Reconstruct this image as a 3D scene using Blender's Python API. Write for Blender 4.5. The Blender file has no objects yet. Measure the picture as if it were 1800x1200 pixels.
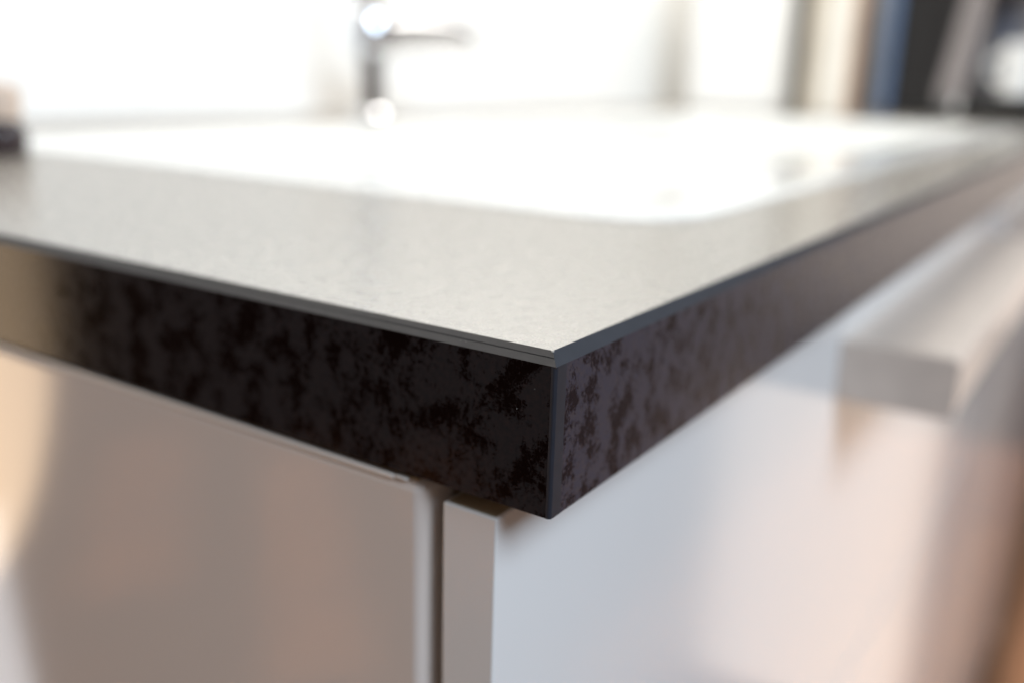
import bpy, bmesh, math, random
from mathutils import Vector, Matrix
random.seed(4)
S = 0.0008          # metres per layout unit: x runs along the kitchen front, y towards the wall, z up; 0 = worktop corner
scene = bpy.context.scene
COL = scene.collection

# ------------------------------------------------------------------ camera
YAW, PITCH, ROLL = 0.58425, 0.27746, 0.02875
FPX = 1645.82
cam_d = bpy.data.cameras.new("camera"); cam = bpy.data.objects.new("camera", cam_d); COL.objects.link(cam)
fw = Vector((math.cos(YAW)*math.cos(PITCH), math.sin(YAW)*math.cos(PITCH), -math.sin(PITCH)))
rt = Vector((math.sin(YAW), -math.cos(YAW), 0)); up = rt.cross(fw)
rt2 = math.cos(ROLL)*rt + math.sin(ROLL)*up; up2 = -math.sin(ROLL)*rt + math.cos(ROLL)*up
M = Matrix((rt2, up2, -fw)).transposed().to_4x4()
M.translation = Vector((-162.863, -96.277, 56.610))*S
cam.matrix_world = M
cam_d.sensor_width = 36; cam_d.lens = FPX/1800*36
cam_d.clip_start = 0.005; cam_d.clip_end = 100
cam_d.dof.use_dof = True; cam_d.dof.focus_distance = 200*S; cam_d.dof.aperture_fstop = 5.4
scene.camera = cam

# ------------------------------------------------------------------ light
world = bpy.data.worlds.new("World"); scene.world = world; world.use_nodes = True
bg = world.node_tree.nodes["Background"]
bg.inputs[0].default_value = (1.0, 0.83, 0.74, 1); bg.inputs[1].default_value = 0.20
scene.view_settings.view_transform = 'Standard'; scene.view_settings.look = 'None'
scene.view_settings.exposure = 0; scene.view_settings.gamma = 1

FLOOR_Z = -1300
def lamp(name, loc, target, sx, sy, power, col, spread=180, shape='RECTANGLE'):
    d = bpy.data.lights.new(name, 'AREA'); d.shape = shape; d.size = sx*S; d.size_y = sy*S
    d.energy = power; d.color = col; d.spread = math.radians(spread)
    o = bpy.data.objects.new(name, d); COL.objects.link(o)
    o.location = Vector(loc)*S
    o.rotation_euler = (Vector(target)-Vector(loc)).to_track_quat('-Z', 'Y').to_euler()
    return o
lamp("window_light", (-450, -1900, 1700), (200, 0, -100), 1500, 1100, 52, (0.72, 0.86, 1.0))
lamp("door_reflection_light", (1420, -262, -700), (200, -200, -700), 370, 740, .62, (1.0, 0.84, 0.71))  # added area lamp out of view, gives the warm reflection in the fronts
lamp("handle_fill_light", (1450, -240, -100), (200, -190, -100), 430, 420, .46, (1.0, 0.86, 0.75))  # added fill, brightens the handles and the fronts above them
lamp("ceiling_light", (800, 250, 1700), (800, 500, 0), 1600, 500, 7.6, (1.0, 0.94, 0.85))
lamp("wall_unit_light", (1000, 480, 900), (1100, 855, 420), 2200, 160, 7.7, (1.0, 0.94, 0.86))
lamp("hall_light", (-600, 1820, -330), (0, 230, -70), 560, 1350, 5.6, (1.0, 0.72, 0.46), 180, 'ELLIPSE')

lamp("cool_reflection_light", (-389, 1420, -824), (0, 242, -150), 330, 340, .55, (0.92, 0.95, 1.0))  # added lamp, makes the cool reflection low on the side panel
def beam(name, cx, cy, ang, length, width, power, col):   # added unseen low-spread lamps that throw soft-edged bars of light on the floor
    o = lamp(name, (cx, cy, 250), (cx, cy, FLOOR_Z), length, width, power, col, 7)
    o.rotation_euler = (0, 0, math.radians(ang)); return o
beam("floor_bar_fill_light", -1660, 1840, 131, 1500, 260, 1.9, (1.0, .74, .56))  # added bars of floor light, there for the side panel to reflect
beam("floor_bar_fill_light", -2050, 1560, 128, 1100, 260, 1.5, (1.0, .70, .48))
beam("floor_bar_fill_light", -1500, 2420, 128, 1200, 280, .9, (1.0, .66, .45))
beam("floor_fill_light", 2500, -420, 0, 2600, 760, 4.5, (1.0, .86, .80))  # added fill that brightens the floor at the right

# ------------------------------------------------------------------ materials
def mat(name):
    m = bpy.data.materials.new(name); m.use_nodes = True
    nt = m.node_tree; return m, nt, nt.nodes["Principled BSDF"]
def N(nt, t, **kw):
    n = nt.nodes.new(t)
    for k, v in kw.items():
        if hasattr(n, k): setattr(n, k, v)
        else: n.inputs[k].default_value = v
    return n
def coords(nt): return N(nt, 'ShaderNodeTexCoord').outputs['Object']
def noise(nt, vec, scale, detail=4, rough=.55, dist=0):
    n = N(nt, 'ShaderNodeTexNoise'); n.inputs['Scale'].default_value = scale; n.inputs['Detail'].default_value = detail
    n.inputs['Roughness'].default_value = rough; n.inputs['Distortion'].default_value = dist
    nt.links.new(vec, n.inputs['Vector']); return n.outputs['Fac']
def ramp(nt, fac, stops, interp='LINEAR'):
    r = N(nt, 'ShaderNodeValToRGB'); r.color_ramp.interpolation = interp
    e = r.color_ramp.elements
    while len(e) < len(stops): e.new(.5)
    for i, (p, c) in enumerate(stops):
        e[i].position = p; e[i].color = (*c, 1) if len(c) == 3 else c
    nt.links.new(fac, r.inputs[0]); return r.outputs[0]
def math_(nt, op, a, b):
    n = N(nt, 'ShaderNodeMath', operation=op)
    for i, v in enumerate((a, b)):
        if isinstance(v, (int, float)): n.inputs[i].default_value = v
        else: nt.links.new(v, n.inputs[i])
    return n.outputs[0]
def bump(nt, b, h, strength, dist):
    n = N(nt, 'ShaderNodeBump'); n.inputs['Strength'].default_value = strength; n.inputs['Distance'].default_value = dist
    nt.links.new(h, n.inputs['Height']); nt.links.new(n.outputs[0], b.inputs['Normal'])

def plain(name, col, rough=.4, metal=0, var=.06, scale=60, spec=.5, bmp=0, coat=0, ior=1.5):
    m, nt, b = mat(name)
    c = coords(nt); f = noise(nt, c, scale, 5)
    lo = tuple(x*(1-var) for x in col); hi = tuple(min(1, x*(1+var)) for x in col)
    nt.links.new(ramp(nt, f, [(.3, lo), (.7, hi)]), b.inputs['Base Color'])
    b.inputs['Roughness'].default_value = rough; b.inputs['Metallic'].default_value = metal
    b.inputs['Specular IOR Level'].default_value = spec; b.inputs['Coat Weight'].default_value = coat
    b.inputs['IOR'].default_value = ior
    if bmp: bump(nt, b, noise(nt, c, scale*20, 3), bmp, .0002)
    return m

def laminate(name, dark, patch, tint, rough, spec=.5, stretch=(1, 1, 1), relief=.10, ior=1.5, size=1.0):
    """dark oxidised-stone print: ragged grey-brown blotches with fine spurs on near-black brown"""
    m, nt, b = mat(name)
    mp = N(nt, 'ShaderNodeMapping'); mp.inputs['Scale'].default_value = stretch
    nt.links.new(coords(nt), mp.inputs[0]); c = mp.outputs[0]
    big = noise(nt, c, 120*size, 3, .5, .25)
    mid = noise(nt, c, 620*size, 8, .78, .25)
    fine = noise(nt, c, 2600*size, 5, .75, .6)
    s = math_(nt, 'ADD', math_(nt, 'MULTIPLY', big, .80), math_(nt, 'MULTIPLY', mid, .90))
    s = math_(nt, 'ADD', s, math_(nt, 'MULTIPLY', fine, .30))
    mask = ramp(nt, s, [(.945, (0, 0, 0)), (.965, (.42, .42, .42)), (1.0, (.6, .6, .6)), (1.03, (1, 1, 1))])
    tone = ramp(nt, noise(nt, c, 700*size, 6, .65, .3), [(.35, patch), (.65, tint)])
    mx = N(nt, 'ShaderNodeMix', data_type='RGBA')
    nt.links.new(mask, mx.inputs[0]); mx.inputs[6].default_value = (*dark, 1); nt.links.new(tone, mx.inputs[7])
    nt.links.new(mx.outputs[2], b.inputs['Base Color'])
    rr = N(nt, 'ShaderNodeMapRange'); rr.inputs['To Min'].default_value = rough*.9; rr.inputs['To Max'].default_value = rough*1.15
    nt.links.new(mask, rr.inputs[0]); nt.links.new(rr.outputs[0], b.inputs['Roughness'])
    b.inputs['Specular IOR Level'].default_value = spec; b.inputs['IOR'].default_value = ior
    bump(nt, b, math_(nt, 'ADD', math_(nt, 'MULTIPLY', fine, .5), mask), relief, .00012)
    return m
m_top = laminate("worktop_laminate_lit", (.165, .138, .106), (.188, .162, .130), (.194, .166, .132), .25, 1.0, (1, 1, 1), .03, 2.7, 2.2)  # same dark laminate, base lightened to stand in for the reflected wall
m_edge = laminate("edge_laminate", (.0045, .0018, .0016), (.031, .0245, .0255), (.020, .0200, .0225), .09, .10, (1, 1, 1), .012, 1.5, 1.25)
m_front = laminate("front_laminate_lit", (.012, .0075, .0105), (.062, .048, .052), (.036, .035, .056), .28, .12, (1, 1, .75), .05, 1.5, 1.6)  # same laminate, base lightened and cooled like the light on the front
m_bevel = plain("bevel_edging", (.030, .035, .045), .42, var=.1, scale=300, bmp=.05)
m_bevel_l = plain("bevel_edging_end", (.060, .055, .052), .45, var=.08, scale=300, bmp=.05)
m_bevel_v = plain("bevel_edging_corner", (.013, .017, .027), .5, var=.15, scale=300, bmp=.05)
m_glue = plain("glue_line", (.01, .01, .01), .7)
m_panel = plain("gloss_white_panel", (.68, .62, .58), .07, var=.015, scale=5, spec=.6, bmp=.012)
m_door = plain("gloss_white_door", (.74, .74, .74), .13, var=.012, scale=5, spec=.5)
m_band = plain("white_edge_band", (.74, .72, .70), .35, var=.02)
m_raw = plain("shaded_chipboard_edge", (.34, .27, .18), .6, var=.08, scale=400)  # raw edge tone with the shade under the worktop mixed in
m_steel = plain("brushed_steel", (.76, .665, .59), .34, .35, var=.06, scale=90)
m_chrome = plain("chrome", (.80, .82, .86), .12, 1, var=.01)
m_cer = plain("white_ceramic", (.80, .80, .77), .12, var=.01, scale=8, spec=.6)
m_wall = plain("white_wall_paint", (.86, .86, .84), .6, var=.01, scale=6, bmp=.05)
m_white = plain("white_enamel", (.82, .82, .80), .25, var=.01)
m_cream = plain("cream_wood", (.70, .62, .50), .5, var=.08, scale=30)
m_pale = plain("pale_wood", (.80, .76, .68), .5, var=.05, scale=30)
m_tan = plain("tan_wood", (.42, .27, .18), .5, var=.1, scale=40)
m_black = plain("black_plastic", (.012, .011, .011), .3, var=.1)
m_blue = plain("blue_grey_metal", (.17, .18, .20), .35, .4, var=.1)
m_blue2 = plain("blue_plastic", (.09, .15, .27), .3, var=.1)
m_taupe = plain("taupe_plastic", (.26, .23, .22), .35, var=.08)
m_grey = plain("grey_steel_panel", (.40, .38, .38), .35, .4, var=.06)
m_plinth = plain("plinth_grey", (.12, .10, .09), .4, var=.1)
m_glassbr = plain("brown_glass", (.05, .035, .035), .12, var=.1, spec=.7)
m_lid = plain("beige_lid", (.62, .48, .38), .35, var=.05)
m_dust = plain("dust_grey", (.45, .43, .4), .9, var=.3)

def floor_mat():
    m, nt, b = mat("oak_parquet")
    c = coords(nt)
    br = N(nt, 'ShaderNodeTexBrick'); nt.links.new(c, br.inputs['Vector'])
    br.inputs['Scale'].default_value = 1; br.inputs['Brick Width'].default_value = 1.2; br.inputs['Row Height'].default_value = .13
    br.inputs['Mortar Size'].default_value = .002
    br.inputs['Color1'].default_value = (.36, .19, .10, 1); br.inputs['Color2'].default_value = (.24, .12, .07, 1); br.inputs['Mortar'].default_value = (.05, .03, .02, 1)
    g = noise(nt, c, 9, 6, .6, 1.5)
    mx = N(nt, 'ShaderNodeMix', data_type='RGBA', blend_type='MULTIPLY'); mx.inputs[0].default_value = .6
    nt.links.new(br.outputs[0], mx.inputs[6]); nt.links.new(ramp(nt, g, [(.3, (.6, .55, .5)), (.7, (1, 1, 1))]), mx.inputs[7])
    nt.links.new(mx.outputs[2], b.inputs['Base Color']); b.inputs['Roughness'].default_value = .4
    return m
m_floor = floor_mat()

# ------------------------------------------------------------------ mesh helpers
def link(name, bm, m, parent=None, smooth=False):
    me = bpy.data.meshes.new(name); bm.normal_update(); bm.to_mesh(me); bm.free()
    for k in (m if isinstance(m, (list, tuple)) else [m]): me.materials.append(k)
    if smooth:
        for p in me.polygons: p.use_smooth = True
        me.set_sharp_from_angle(angle=math.radians(35))
    o = bpy.data.objects.new(name, me); COL.objects.link(o)
    if smooth == 'w':           # large flat faces keep their own normal, only the rounded edges blend
        w = o.modifiers.new("weighted", 'WEIGHTED_NORMAL'); w.keep_sharp = True; w.weight = 100
    if parent is not None:
        o.parent = parent; o.matrix_parent_inverse = Matrix.Translation(-parent.location)
    return o
def thing(name, label, cat, loc=(0, 0, 0), group=None):
    o = bpy.data.objects.new(name, None); COL.objects.link(o); o.location = Vector(loc)*S
    o.empty_display_size = .02
    o["label"] = label; o["category"] = cat
    if group: o["group"] = group
    return o
def box(x0, x1, y0, y1, z0, z1, bev=0, seg=2, bm=None):
    b = bmesh.new()
    bmesh.ops.create_cube(b, size=1)
    for v in b.verts:
        v.co = Vector(((x0+x1)/2 + v.co.x*(x1-x0), (y0+y1)/2 + v.co.y*(y1-y0), (z0+z1)/2 + v.co.z*(z1-z0)))*S
    if bev: bmesh.ops.bevel(b, geom=list(b.edges), offset=bev*S, segments=seg, affect='EDGES', profile=.5)
    if bm is not None:
        me = bpy.data.meshes.new("t"); b.to_mesh(me); b.free(); bm.from_mesh(me); bpy.data.meshes.remove(me); return bm
    return b
def lathe(cx, cy, prof, n=40, bm=None):
    b = bm or bmesh.new(); rings = []
    for r, z in prof:
        rings.append([b.verts.new(Vector((cx+r*math.cos(2*math.pi*i/n), cy+r*math.sin(2*math.pi*i/n), z))*S) for i in range(n)])
    for a, c in zip(rings, rings[1:]):
        for i in range(n): b.faces.new((a[i], a[(i+1) % n], c[(i+1) % n], c[i]))
    b.faces.new(rings[0][::-1]); b.faces.new(rings[-1])
    return b
def tube(pts, radii, n=20, bm=None):
    b = bm or bmesh.new(); P = [Vector(p)*S for p in pts]; rings = []
    ref = Vector((0, 0, 1))
    for i, p in enumerate(P):
        t = (P[min(i+1, len(P)-1)]-P[max(i-1, 0)]).normalized()
        u = t.cross(ref)
        if u.length < .05: u = t.cross(Vector((0, 1, 0)))
        u.normalize(); v = u.cross(t)
        r = (radii[i] if isinstance(radii, (list, tuple)) else radii)*S
        rings.append([b.verts.new(p+u*r*math.cos(2*math.pi*k/n)+v*r*math.sin(2*math.pi*k/n)) for k in range(n)])
    for a, c in zip(rings, rings[1:]):
        for i in range(n): b.faces.new((a[i], c[i], c[(i+1) % n], a[(i+1) % n]))
    b.faces.new(rings[0]); b.faces.new(rings[-1][::-1])
    bmesh.ops.recalc_face_normals(b, faces=b.faces[:])
    return b
def prism(bm, loop, a, b_, axis):
    """extrude a 2D loop between a and b_ along axis ('x' or 'y' or 'z')"""
    def P(u, v, w): return Vector({'x': (w, u, v), 'y': (u, w, v), 'z': (u, v, w)}[axis])*S
    A = [bm.verts.new(P(u, v, a)) for u, v in loop]; B = [bm.verts.new(P(u, v, b_)) for u, v in loop]
    n = len(loop)
    for i in range(n): bm.faces.new((A[i], A[(i+1) % n], B[(i+1) % n], B[i]))
    bm.faces.new(A[::-1]); bm.faces.new(B)
    bmesh.ops.recalc_face_normals(bm, faces=bm.faces[:])
    return bm
def struct(name, bm, m):
    o = link(name, bm, m); o["kind"] = "structure"; return o

# ------------------------------------------------------------------ setting
WALL = 855; END = 2300; FLOOR = -1300
struct("floor", box(-6000, 6000, -6000, 6000, FLOOR-30, FLOOR), m_floor)
struct("back_wall", box(-150, END+60, WALL, WALL+60, FLOOR, 2200), m_wall)
struct("side_wall", box(END, END+60, 20, WALL-1, FLOOR, 2200), m_wall)

# ------------------------------------------------------------------ worktop
T = 38.0; H = 2.6
SX0, SX1, SY0, SY1 = 180, 1400, 56, 612      # sink outline
wt = thing("worktop", "dark brown mottled worktop with thin grey edges, lying on the white cabinets", "worktop", (0, 0, -T))
# slab: body just inside the edge strips, with the sink cut-out
b = bmesh.new()
xi, yi = 2.0, 2.0
outer = [(H, H), (END-2, H), (END-2, WALL-1), (H, WALL-1)]
inner = [(SX0+14, SY0+14), (SX1-14, SY0+14), (SX1-14, SY1-14), (SX0+14, SY1-14)]
def ring(bm, z, flip):
    o_ = [bm.verts.new(Vector((x, y, z))*S) for x, y in outer]; i_ = [bm.verts.new(Vector((x, y, z))*S) for x, y in inner]
    for k in range(4):
        f = (o_[k], o_[(k+1) % 4], i_[(k+1) % 4], i_[k])
        bm.faces.new(f[::-1] if flip else f)
    return o_, i_
ot, it_ = ring(b, 0, False); ob, ib = ring(b, -T, True)
for k in range(4):
    b.faces.new((ot[(k+1) % 4], ot[k], ob[k], ob[(k+1) % 4]))
    b.faces.new((it_[k], it_[(k+1) % 4], ib[(k+1) % 4], ib[k]))
link("slab", b, m_top, wt)
# end face strip (faces the viewer's left) and front face strip, each a real thickness
link("edge_strip", prism(bmesh.new(), [(1.2, -T), (WALL-1, -T), (WALL-1, -H), (1.2, -H)], 0, H-.01, 'x'), m_edge, wt)
link("edge_strip", prism(bmesh.new(), [(4.4, -T), (END-2, -T), (END-2, -H), (4.4, -H)], 0, H-.01, 'y'), m_front, wt)
# bevels: end top, front top, corner vertical.  The end bevel shows its glue line, so it is two strips with a groove.
def bev(p0, p1, q0, q1, n, m, thick=.8):
    """quad strip p0-p1 (outer-low line) to q0-q1 (upper line), thickened inwards along -n"""
    bm = bmesh.new(); V = [Vector(p)*S for p in (p0, p1, q1, q0)]; nn = Vector(n).normalized()*thick*S
    F = [bm.verts.new(v) for v in V]; K = [bm.verts.new(v-nn) for v in V]
    bm.faces.new(F); bm.faces.new(K[::-1])
    for i in range(4): bm.faces.new((F[i], K[i], K[(i+1) % 4], F[(i+1) % 4]))
    bmesh.ops.recalc_face_normals(bm, faces=bm.faces[:])
    return link("bevel", bm, m, wt)
e = .03
c = .35       # rounded meeting point of the three bevels
mid_lo, mid_hi = .50, .56
def lerp(t): return (H*t, -H*(1-t))       # x, z across the end bevel
x1, z1 = lerp(mid_lo); x2, z2 = lerp(mid_hi)
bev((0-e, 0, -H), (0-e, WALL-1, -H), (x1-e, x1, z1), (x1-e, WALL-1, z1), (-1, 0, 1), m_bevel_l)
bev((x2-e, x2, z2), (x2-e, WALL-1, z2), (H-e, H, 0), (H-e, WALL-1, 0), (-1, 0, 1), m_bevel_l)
g = bev((x1+.06, x1+.1, z1-.06), (x1+.06, WALL-1, z1-.06), (x2+.06, x2+.1, z2-.06), (x2+.06, WALL-1, z2-.06), (-1, 0, 1), m_glue, .5); g.name = "glue_line"
bmg = bmesh.new()
for k in range(260):
    yk = 2.5+k*.22+random.uniform(-.08, .08); t = random.uniform(.46, .60); xx, zz = lerp(t)
    bmesh.ops.create_icosphere(bmg, subdivisions=1, radius=random.uniform(.03, .085)*S, matrix=Matrix.Translation(Vector((xx, yk, zz))*S))
gr = link("glue_residue", bmg, m_glue, wt); gr["kind"] = "stuff"
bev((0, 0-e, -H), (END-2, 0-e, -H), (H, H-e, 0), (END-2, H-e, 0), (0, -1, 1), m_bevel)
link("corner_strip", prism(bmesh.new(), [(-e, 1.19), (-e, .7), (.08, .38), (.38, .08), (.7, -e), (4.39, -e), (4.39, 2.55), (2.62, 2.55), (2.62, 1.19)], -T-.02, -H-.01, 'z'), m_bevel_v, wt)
# lighter worn chip on the point of the corner
b = lathe(H+.05, H+.05, [(.05, -.5), (.4, -.25), (.36, .02), (.1, .06)], 9)
link("worn_chip", b, m_dust, wt)

# ------------------------------------------------------------------ base cabinets
def handle_full(x0, x1, door):
    b = prism(bmesh.new(), [(15.5, -66), (-37, -66), (-40, -69), (-40, -94.5), (-37.5, -97), (15.5, -97)], x0, x1, 'x')
    bmesh.ops.bevel(b, geom=[e_ for e_ in b.edges if abs(e_.verts[0].co.x-e_.verts[1].co.x) < 1e-6], offset=.8*S, segments=2, affect='EDGES')
    return link("handle", b, m_steel, door, 'w')
DT = -43.4   # door top
spec = [(0, 851, "white gloss end cabinet under the worktop corner, with beige side panel and drawer bar handle", 305, 745),
        (854, 1500, "second white cabinet from the corner, cut by the right edge of the photo", 946, 1400),
        (1503, 2295, "farthest white cabinet at the right, beyond both nearer ones", 1600, 2150)]
for i, (x0, x1, lab, h0, h1) in enumerate(spec):
    cb = thing("base_cabinet", lab, "cabinet", ((x0+x1)/2, 300, FLOOR), "white gloss base cabinets")
    zs = -330; xc = x0
    if i == 0:
        xc = 16.1; x0 = 2.0
        link("side_panel", box(.8, 16, 36.9, 700, FLOOR+2, -39.8, 3.6, 6), m_panel, cb, 'w')
        link("top_edge", box(2.2, 15.9, 39.5, 699, -40.3, -39.72), m_raw, cb)
        link("edge_band", box(.45, 1.9, 46, 700, -41.2, -39.62, .5, 3), m_band, cb, 'w')
        link("edge_band", box(.3, 1.8, 41.5, 45.4, -40.3, -39.5, .3, 2), m_band, cb, 'w')
    link("top_rail", box(xc, x1, 40.5, 140, -52, -39.9, .5), m_raw, cb)
    link("top_rail", box(xc, x1, 600, 690, -52, -39.9, .5), m_raw, cb)
    link("back_panel", box(xc, x1, 690.2, 698, FLOOR+98.2, -52), m_band, cb)
    link("bottom_board", box(xc, x1, 42, 689, FLOOR+80, FLOOR+98), m_band, cb)
    link("plinth", box(xc, x1, 75, 90, FLOOR, FLOOR+79.8), m_plinth, cb)
    if i: link("side_panel", box(xc, xc+16, 40.5, 690, FLOOR+98.2, -52.2), m_band, cb)
    dr = link("drawer_front", box(x0, x1-1, 15.6, 31.6, zs, DT, .7, 3), m_door, cb, 'w')
    link("top_edge", box(x0+.9, x1-1.9, 16.5, 30.7, DT-.5, DT+.06), m_raw, dr)
    handle_full(h0, h1, dr)
    link("door", box(x0, x1-1, 15.6, 31.6, FLOOR+82, zs-3, .7, 3), m_door, cb, 'w')

# ------------------------------------------------------------------ sink
sk = thing("sink", "large white ceramic inset sink with bowl and drainer, set in the worktop", "sink", ((SX0+SX1)/2, (SY0+SY1)/2, 0))
def sstep(a, b_, v):
    t = max(0, min(1, (v-a)/(b_-a))); return t*t*(3-2*t)
def rr(x, y, x0, x1, y0, y1, r):      # signed distance inside a rounded rectangle
    dx = max(x0+r-x, x-(x1-r), 0); dy = max(y0+r-y, y-(y1-r), 0)
    if dx > 0 or dy > 0: return r-math.hypot(dx, dy)
    return min(x-x0, x1-x, y-y0, y1-y)
def dense(a, b_, n, fine=(0, 1, 2.2, 3.6, 5.2, 7, 10, 14, 19, 25, 32)):
    lo = [a+f for f in fine]; hi = [b_-f for f in fine][::-1]; m_ = [lo[-1]+(hi[0]-lo[-1])*k/n for k in range(1, n)]
    return lo+m_+hi
XS = dense(SX0, SX1, 150); YS = dense(SY0, SY1, 80); NX = len(XS)-1; NY = len(YS)-1
b = bmesh.new(); grid = {}
R0 = 42
for i in range(NX+1):
    for j in range(NY+1):
        x = XS[i]; y = YS[j]
        # pull grid corners onto the rounded outline
        dx = max(SX0+R0-x, x-(SX1-R0)); dy = max(SY0+R0-y, y-(SY1-R0))
        if dx > 0 and dy > 0:
            L = math.hypot(dx, dy); m_ = max(dx, dy)
            if L > 0:
                k = m_/L; cx = SX0+R0 if x < (SX0+SX1)/2 else SX1-R0; cy = SY0+R0 if y < (SY0+SY1)/2 else SY1-R0
                x = cx+(x-cx)*k; y = cy+(y-cy)*k
        dr_ = rr(x, y, SX0, SX1, SY0, SY1, R0)
        z = 2.2*math.sqrt(max(0, min(1, dr_/7)))+.3 if dr_ > 0 else .3
        dip = rr(x, y, SX0+22, SX1-22, SY0+22, SY1-22, 30)
        z -= 1.2*sstep(0, 10, dip)
        bowl = rr(x, y, 640, SX1-60, SY0+50, SY1-70, 50)
        z -= 190*sstep(0, 40, bowl)
        if x < 600 and dip > 20:
            z -= (1.6+1.6*math.cos(y/26*2*math.pi))*sstep(20, 50, dip)*sstep(600, 560, x) if x > 560 else (1.6+1.6*math.cos(y/26*2*math.pi))*sstep(20, 50, dip)
        grid[i, j] = b.verts.new(Vector((x, y, z))*S)
for i in range(NX):
    for j in range(NY): b.faces.new((grid[i, j], grid[i+1, j], grid[i+1, j+1], grid[i, j+1]))
link("basin", b, m_cer, sk, True)
link("strainer", lathe(960, 330, [(44, -186), (44, -182), (34, -182), (30, -184), (8, -184), (6, -180), (2, -180)], 32), m_steel, sk, True)

# ------------------------------------------------------------------ mixer tap behind the sink
fx, fy = 746, 725
tp = thing("mixer_tap", "chrome single-lever mixer tap standing behind the white sink", "tap", (fx, fy, 0))
link("base_ring", lathe(fx, fy, [(30, 0), (30, 5), (26, 9), (20, 10)], 36), m_chrome, tp, True)
link("neck", lathe(fx, fy, [(13, 9), (13, 62), (15, 70)], 32), m_glassbr, tp, True)
link("body", lathe(fx, fy, [(15, 68), (27, 74), (29, 84), (29, 118), (24, 126), (5, 128)], 36), m_chrome, tp, True)
link("spout", tube([(fx+10, fy-4, 98), (fx+45, fy-20, 102), (fx+88, fy-40, 103), (fx+108, fy-49, 98), (fx+118, fy-54, 86)], [25, 24, 24, 25, 20], 32), m_chrome, tp, True)
link("lever", tube([(fx-6, fy, 126), (fx-10, fy+2, 150), (fx-14, fy+4, 200), (fx-16, fy+5, 250)], [15, 14, 14, 12], 24), m_chrome, tp, True)

# ------------------------------------------------------------------ jar at the left end
jx, jy = 150, 487
jr = thing("jar", "small dark glass jar with beige lid on the worktop at the left edge", "jar", (jx, jy, 0))
link("glass_body", lathe(jx, jy, [(11, 0.1), (13, 2), (13, 15), (11, 19), (8, 21)], 36), m_glassbr, jr, True)
link("lid", lathe(jx, jy, [(8, 21.2), (11, 22), (12, 38), (10, 42), (3, 44)], 36), m_lid, jr, True)

# ------------------------------------------------------------------ things along the far right end of the worktop
cn = thing("bread_bin", "tall plain white bin with rounded edges standing at the far end by the wall", "bin", (1790, 618, 0))
link("bin_body", box(1720, 1880, 512, 728, .2, 330, 12, 4), m_white, cn, 'w')
link("bin_lid", box(1716, 1884, 508, 732, 331, 356, 8, 3), m_white, cn, 'w')
link("lid_knob", lathe(1800, 620, [(10, 356), (14, 366), (14, 374), (6, 380)], 24), m_steel, cn, True)
cb = thing("cutting_board", "cream wooden cutting board on edge just right of the white bin", "cutting board", (1760, 478, 0), "boards on edge")
b = box(1715, 1960, 462, 494, .2, 330, 5, 3); link("board", b, m_cream, cb, 'w')
link("dark_edge_strip", box(1690, 1714.8, 488, 508, .2, 326, .8), m_black, cb)
cb2 = thing("cutting_board", "pale, almost white cutting board on edge with tan right edge, right of the cream board", "cutting board", (1760, 425, 0), "boards on edge")
link("board", box(1715, 1960, 404, 458, .2, 340, 6, 3), m_pale, cb2, 'w')
link("tan_edge", box(1712, 1955, 388, 403.5, .2, 338, 3, 2), m_tan, cb2, 'w')
bt = thing("water_can", "slim blue-grey metal canister with blue stripe beside the black coffee machine", "canister", (1745, 350, 0))
link("can_body", lathe(1745, 354, [(25, .2), (27, 4), (27, 250), (22, 262), (12, 270)], 36), m_blue, bt, True)
link("can_cap", lathe(1745, 354, [(13, 270), (13, 292), (9, 296)], 28), m_black, bt, True)
link("blue_stripe", box(1712, 1719, 324, 338, 6, 244, 2, 2), m_blue2, bt, 'w')
cm = thing("coffee_machine", "black and grey coffee machine with drip tray at the far right of the worktop", "coffee machine", (1800, 220, 0))
b = prism(bmesh.new(), [(244, 12), (326, 12), (326, 330), (205, 330), (220, 200)], 1722, 1900, 'x')
link("column", b, m_black, cm)
b = prism(bmesh.new(), [(200, 36), (244, 36), (220, 200), (203, 329), (170, 329), (182, 200)], 1716, 1895, 'x')
link("side_trim", b, m_taupe, cm)
link("drip_tray", box(1690, 1920, 60, 324, .3, 11.5, 3, 2), m_black, cm, 'w')
link("tray_rim", box(1680, 1760, 60, 198, 12, 42, 4, 2), m_black, cm, 'w')
link("back_housing", box(1840, 1920, 60, 196, 42.5, 330, 6, 2), m_grey, cm, 'w')
link("brew_head", box(1700, 1839, 70, 198, 240, 330, 8, 3), m_grey, cm, 'w')
link("blue_window", box(1834, 1839.8, 150, 166, 60, 220, 1), m_blue2, cm)
mg = thing("mug", "pale cream mug standing on the coffee machine's drip tray", "mug", (1730, 118, 42))
link("mug_body", lathe(1725, 112, [(28, 42.3), (32, 46), (34, 130), (31, 132), (29, 130), (27, 52), (2, 50)], 36), m_white, mg, True)
a = [(1725, 112+32+20*math.sin(t), 90+24*math.cos(t)) for t in [math.pi*k/10 for k in range(11)]]
link("mug_handle", tube(a, 5, 12), m_white, mg, True)

# ------------------------------------------------------------------ dust specks near the corner
b = bmesh.new()
def speck(p, r):
    bmesh.ops.create_icosphere(b, subdivisions=1, radius=r*S, matrix=Matrix.Translation(Vector(p)*S))
for p in [(.9, 26, -1.7), (1.0, 24.6, -1.6), (-.01, 5.2, -8.5), (-.01, 9.6, -14), (-.01, 33.5, -24), (1.3, 1.3, -31)]:
    speck(p, random.uniform(.05, .10))
for k in range(26):
    speck((random.uniform(2.5, 60), random.uniform(2.5, 40), .02), random.uniform(.04, .12))
du = link("dust", b, m_dust); du["kind"] = "stuff"
